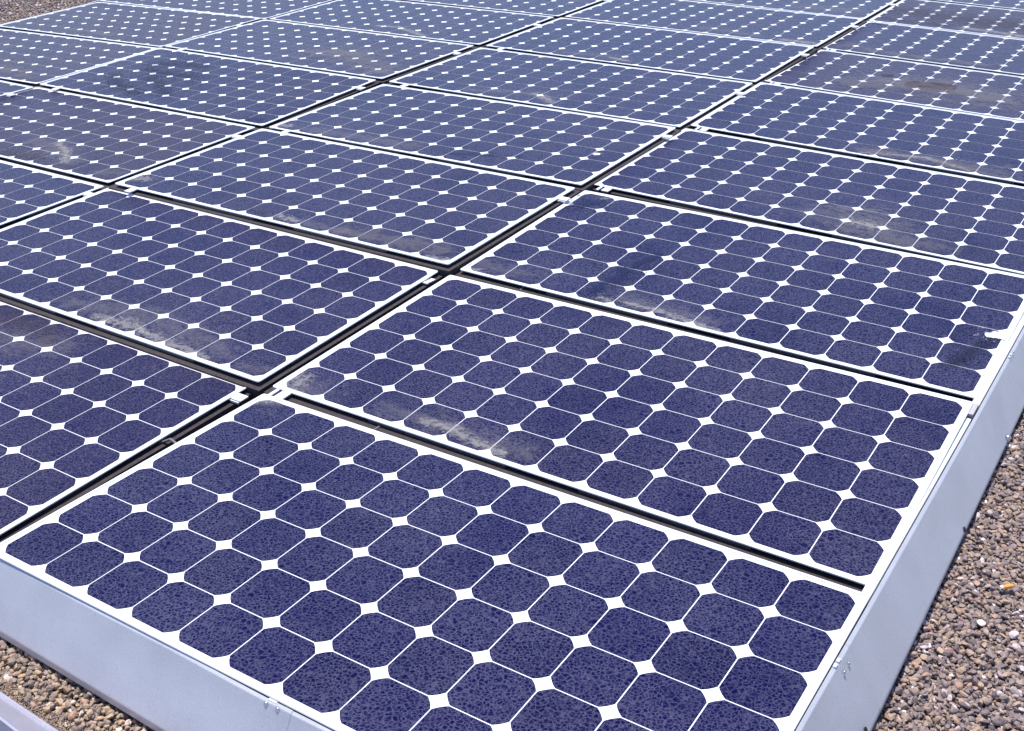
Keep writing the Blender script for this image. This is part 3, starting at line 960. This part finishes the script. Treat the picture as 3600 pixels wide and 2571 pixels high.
rng = np.random.default_rng(5)
bm = bmesh.new()
bmesh.ops.create_icosphere(bm, subdivisions=2, radius=1.0)
ico_v = np.array([v.co[:] for v in bm.verts]); ico_f = np.array([[v.index for v in f.verts] for f in bm.faces])
bm.free()
bm = bmesh.new()
bmesh.ops.create_icosphere(bm, subdivisions=1, radius=1.0)
ic1_v = np.array([v.co[:] for v in bm.verts]); ic1_f = np.array([[v.index for v in f.verts] for f in bm.faces])
bm.free()

def stone_variants(iv, n):
    out = []
    for k in range(n):
        v = iv.copy()
        # chop with random planes so pebbles get facets, then squash
        for q in range(7):
            d = rng.normal(size=3); d /= np.linalg.norm(d)
            h = rng.uniform(0.40, 0.85)
            s = v @ d
            v = v - np.outer(np.maximum(s - h, 0) * 0.95, d)
        v = v * (1 + 0.05 * rng.normal(size=(len(v), 1)))
        out.append(v)
    return out

def gravel(name, cells, iv, ifc, lab, smin, smax, zspread, mt=None):
    """cells: array of (x, y) metres, one pebble each"""
    var = stone_variants(iv, 14)
    n = len(cells)
    nv, nf = len(iv), len(ifc)
    VV = np.empty((n, nv, 3)); T = np.empty((n, nv))
    sz = np.exp(rng.normal(math.log((smin + smax) / 2), 0.30, n)).clip(smin, smax)
    for k in range(n):
        v = var[k % 14]
        s = sz[k] * np.array([1.0, rng.uniform(0.6, 0.9), rng.uniform(0.38, 0.7)])
        a, b, c = rng.uniform(0, 2 * math.pi), rng.normal(0, 0.38), rng.normal(0, 0.38)
        ca, sa, cb, sb, cc, sc = math.cos(a), math.sin(a), math.cos(b), math.sin(b), math.cos(c), math.sin(c)
        Rz = np.array([[ca, -sa, 0], [sa, ca, 0], [0, 0, 1]]); Rx = np.array([[1, 0, 0], [0, cb, -sb], [0, sb, cb]]); Ry = np.array([[cc, 0, sc], [0, 1, 0], [-sc, 0, cc]])
        VV[k] = (v * s) @ (Rz @ Rx @ Ry).T + np.array([cells[k][0], cells[k][1], ZG * U + sz[k] * 0.25 + rng.uniform(0, zspread)])
        T[k] = rng.beta(1.9, 1.9)
    FF = (ifc[None] + (np.arange(n) * nv)[:, None, None]).reshape(-1)
    me = bpy.data.meshes.new(name)
    me.vertices.add(n * nv); me.vertices.foreach_set('co', VV.reshape(-1))
    me.loops.add(len(FF)); me.loops.foreach_set('vertex_index', FF.astype(np.int32))
    me.polygons.add(n * nf)
    me.polygons.foreach_set('loop_start', np.arange(0, len(FF), 3, dtype=np.int32))
    me.polygons.foreach_set('loop_total', np.full(n * nf, 3, dtype=np.int32))
    at = me.attributes.new('tone', 'FLOAT', 'POINT'); at.data.foreach_set('value', T.reshape(-1))
    me.materials.append(mt or M_STONE)
    me.update(); me.validate()
    me.polygons.foreach_set('use_smooth', np.full(n * nf, False))
    o = link(name, me)
    tag(o, lab, 'gravel', None, 'stuff')
    return o

def jgrid(x0, x1, y0, y1, st, keep=None):
    xs = np.arange(x0, x1, st); ys = np.arange(y0, y1, st)
    X, Y = np.meshgrid(xs, ys)
    X = X + rng.uniform(-.5, .5, X.shape) * st; Y = Y + rng.uniform(-.5, .5, Y.shape) * st
    P = np.stack([X.ravel(), Y.ravel()], 1)
    if keep is not None: P = P[keep(P)]
    return P

# right-hand side: x beyond the edging
def keep_r(P): return P[:, 0] > (12.93 * U)
A1 = jgrid(12.85 * U, 18.5 * U, 2.0 * U, 17.0 * U, 0.0080, keep_r)
A2 = jgrid(12.85 * U, 18.5 * U, 2.0 * U, 17.0 * U, 0.0108, keep_r)
gravel('gravel', A1, ic1_v, ic1_f, 'grey and tan roof gravel beside the right-hand steel edging', 0.0040, 0.0078, 0.003, M_STONE_R)
g2 = gravel('gravel', A2, ico_v, ico_f, 'loose top pebbles of the roof gravel right of the steel edging', 0.0040, 0.0108, 0.009, M_STONE_R)
# front-left strip between the edging and the flashing
def keep_f(P):
    yl_ = lerp_pts(yb_, 3.0) * U
    return (P[:, 1] < (lo_[0] * P[:, 0] / U + lo_[1] + 0.12) * U) & (P[:, 1] > (yb_[0].y + (yb_[1].y - yb_[0].y) * (P[:, 0] / U - yb_[0].x) / (yb_[1].x - yb_[0].x) + 0.13) * U)
A3 = jgrid(-3.0 * U, 9.0 * U, -2.3 * U, -0.5 * U, 0.0080, keep_f)
A4 = jgrid(-3.0 * U, 9.0 * U, -2.3 * U, -0.5 * U, 0.0105, keep_f)
gravel('gravel', A3, ic1_v, ic1_f, 'tan roof gravel bed in front of the lower-left steel edging', 0.0042, 0.0075, 0.003)
gravel('gravel', A4, ico_v, ico_f, 'loose tan pebbles between the lower-left edging and the flashing', 0.0048, 0.0105, 0.009)
def keep_s(P):
    e = (yb_[0].y + (yb_[1].y - yb_[0].y) * (P[:, 0] / U - yb_[0].x) / (yb_[1].x - yb_[0].x)) * U
    return (P[:, 1] > e + 0.03 * U) & (P[:, 1] < e + 0.24 * U)
A6 = jgrid(0.5 * U, 6.5 * U, -2.3 * U, -0.9 * U, 0.0020, keep_s)
gravel('grit', A6, ic1_v, ic1_f, 'pale fine grit along the foot of the corner flashing', 0.0009, 0.0022, 0.010)
# far-left gravel beyond the last column
def keep_l(P): return P[:, 0] < -38.6 * U
A5 = jgrid(-62 * U, -38.4 * U, 18 * U, 46 * U, 0.022, keep_l)
gravel('gravel', A5, ic1_v, ic1_f, 'far gravel beyond the farthest-left panels in the top-left corner', 0.008, 0.015, 0.004, M_STONE_R)

# cigarette end on the gravel
cg = unz(3533, 2065, ZG + 0.16)
V, F, fm = [], [], []
def cyl(V, F, c, ax, rad, length, seg=14):
    ax = Vector(ax).normalized()
    pts = [Vector(c) + ax * (length * k) for k in (-.5, -.45, .45, .5)]
    rr = [rad * .85, rad, rad, rad * .85]
    a = ax.cross(Vector((0, 0, 1))).normalized(); b = ax.cross(a)
    base = len(V)
    for p, q in zip(pts, rr):
        for s in range(seg):
            t = 2 * math.pi * s / seg
            V.append(tuple((p + a * q * math.cos(t) + b * q * math.sin(t)) * U))
    for k in range(3):
        for s in range(seg):
            F.append((base + k * seg + s, base + k * seg + (s + 1) % seg, base + (k + 1) * seg + (s + 1) % seg, base + (k + 1) * seg + s))
    F.append(tuple(base + s for s in range(seg))); F.append(tuple(base + 3 * seg + s for s in reversed(range(seg))))
M_FILT = simple('orange_filter', (0.75, 0.33, 0.05), 0.7, 0, 0.25, 900)
M_PAP = simple('cigarette_paper', (0.80, 0.78, 0.74), 0.7)
CB = bpy.data.objects.new('cigarette_butt', None); COL.objects.link(CB)
CB.location = (cg.x * U, cg.y * U, cg.z * U); CB.empty_display_size = 0.01
tag(CB, 'orange and white cigarette butt lying on the gravel on the right', 'cigarette butt')
V, F = [], []; cyl(V, F, (0.04, 0.05, 0), (0.72, 0.62, 0.08), 0.034, 0.16)
link('filter', mesh('filter', V, F, M_FILT, smooth=True), CB)
V, F = [], []; cyl(V, F, (-0.045, -0.024, -0.006), (0.72, 0.62, 0.08), 0.031, 0.055)
link('paper', mesh('paper', V, F, M_PAP, smooth=True), CB)
print('objects', len(bpy.data.objects))
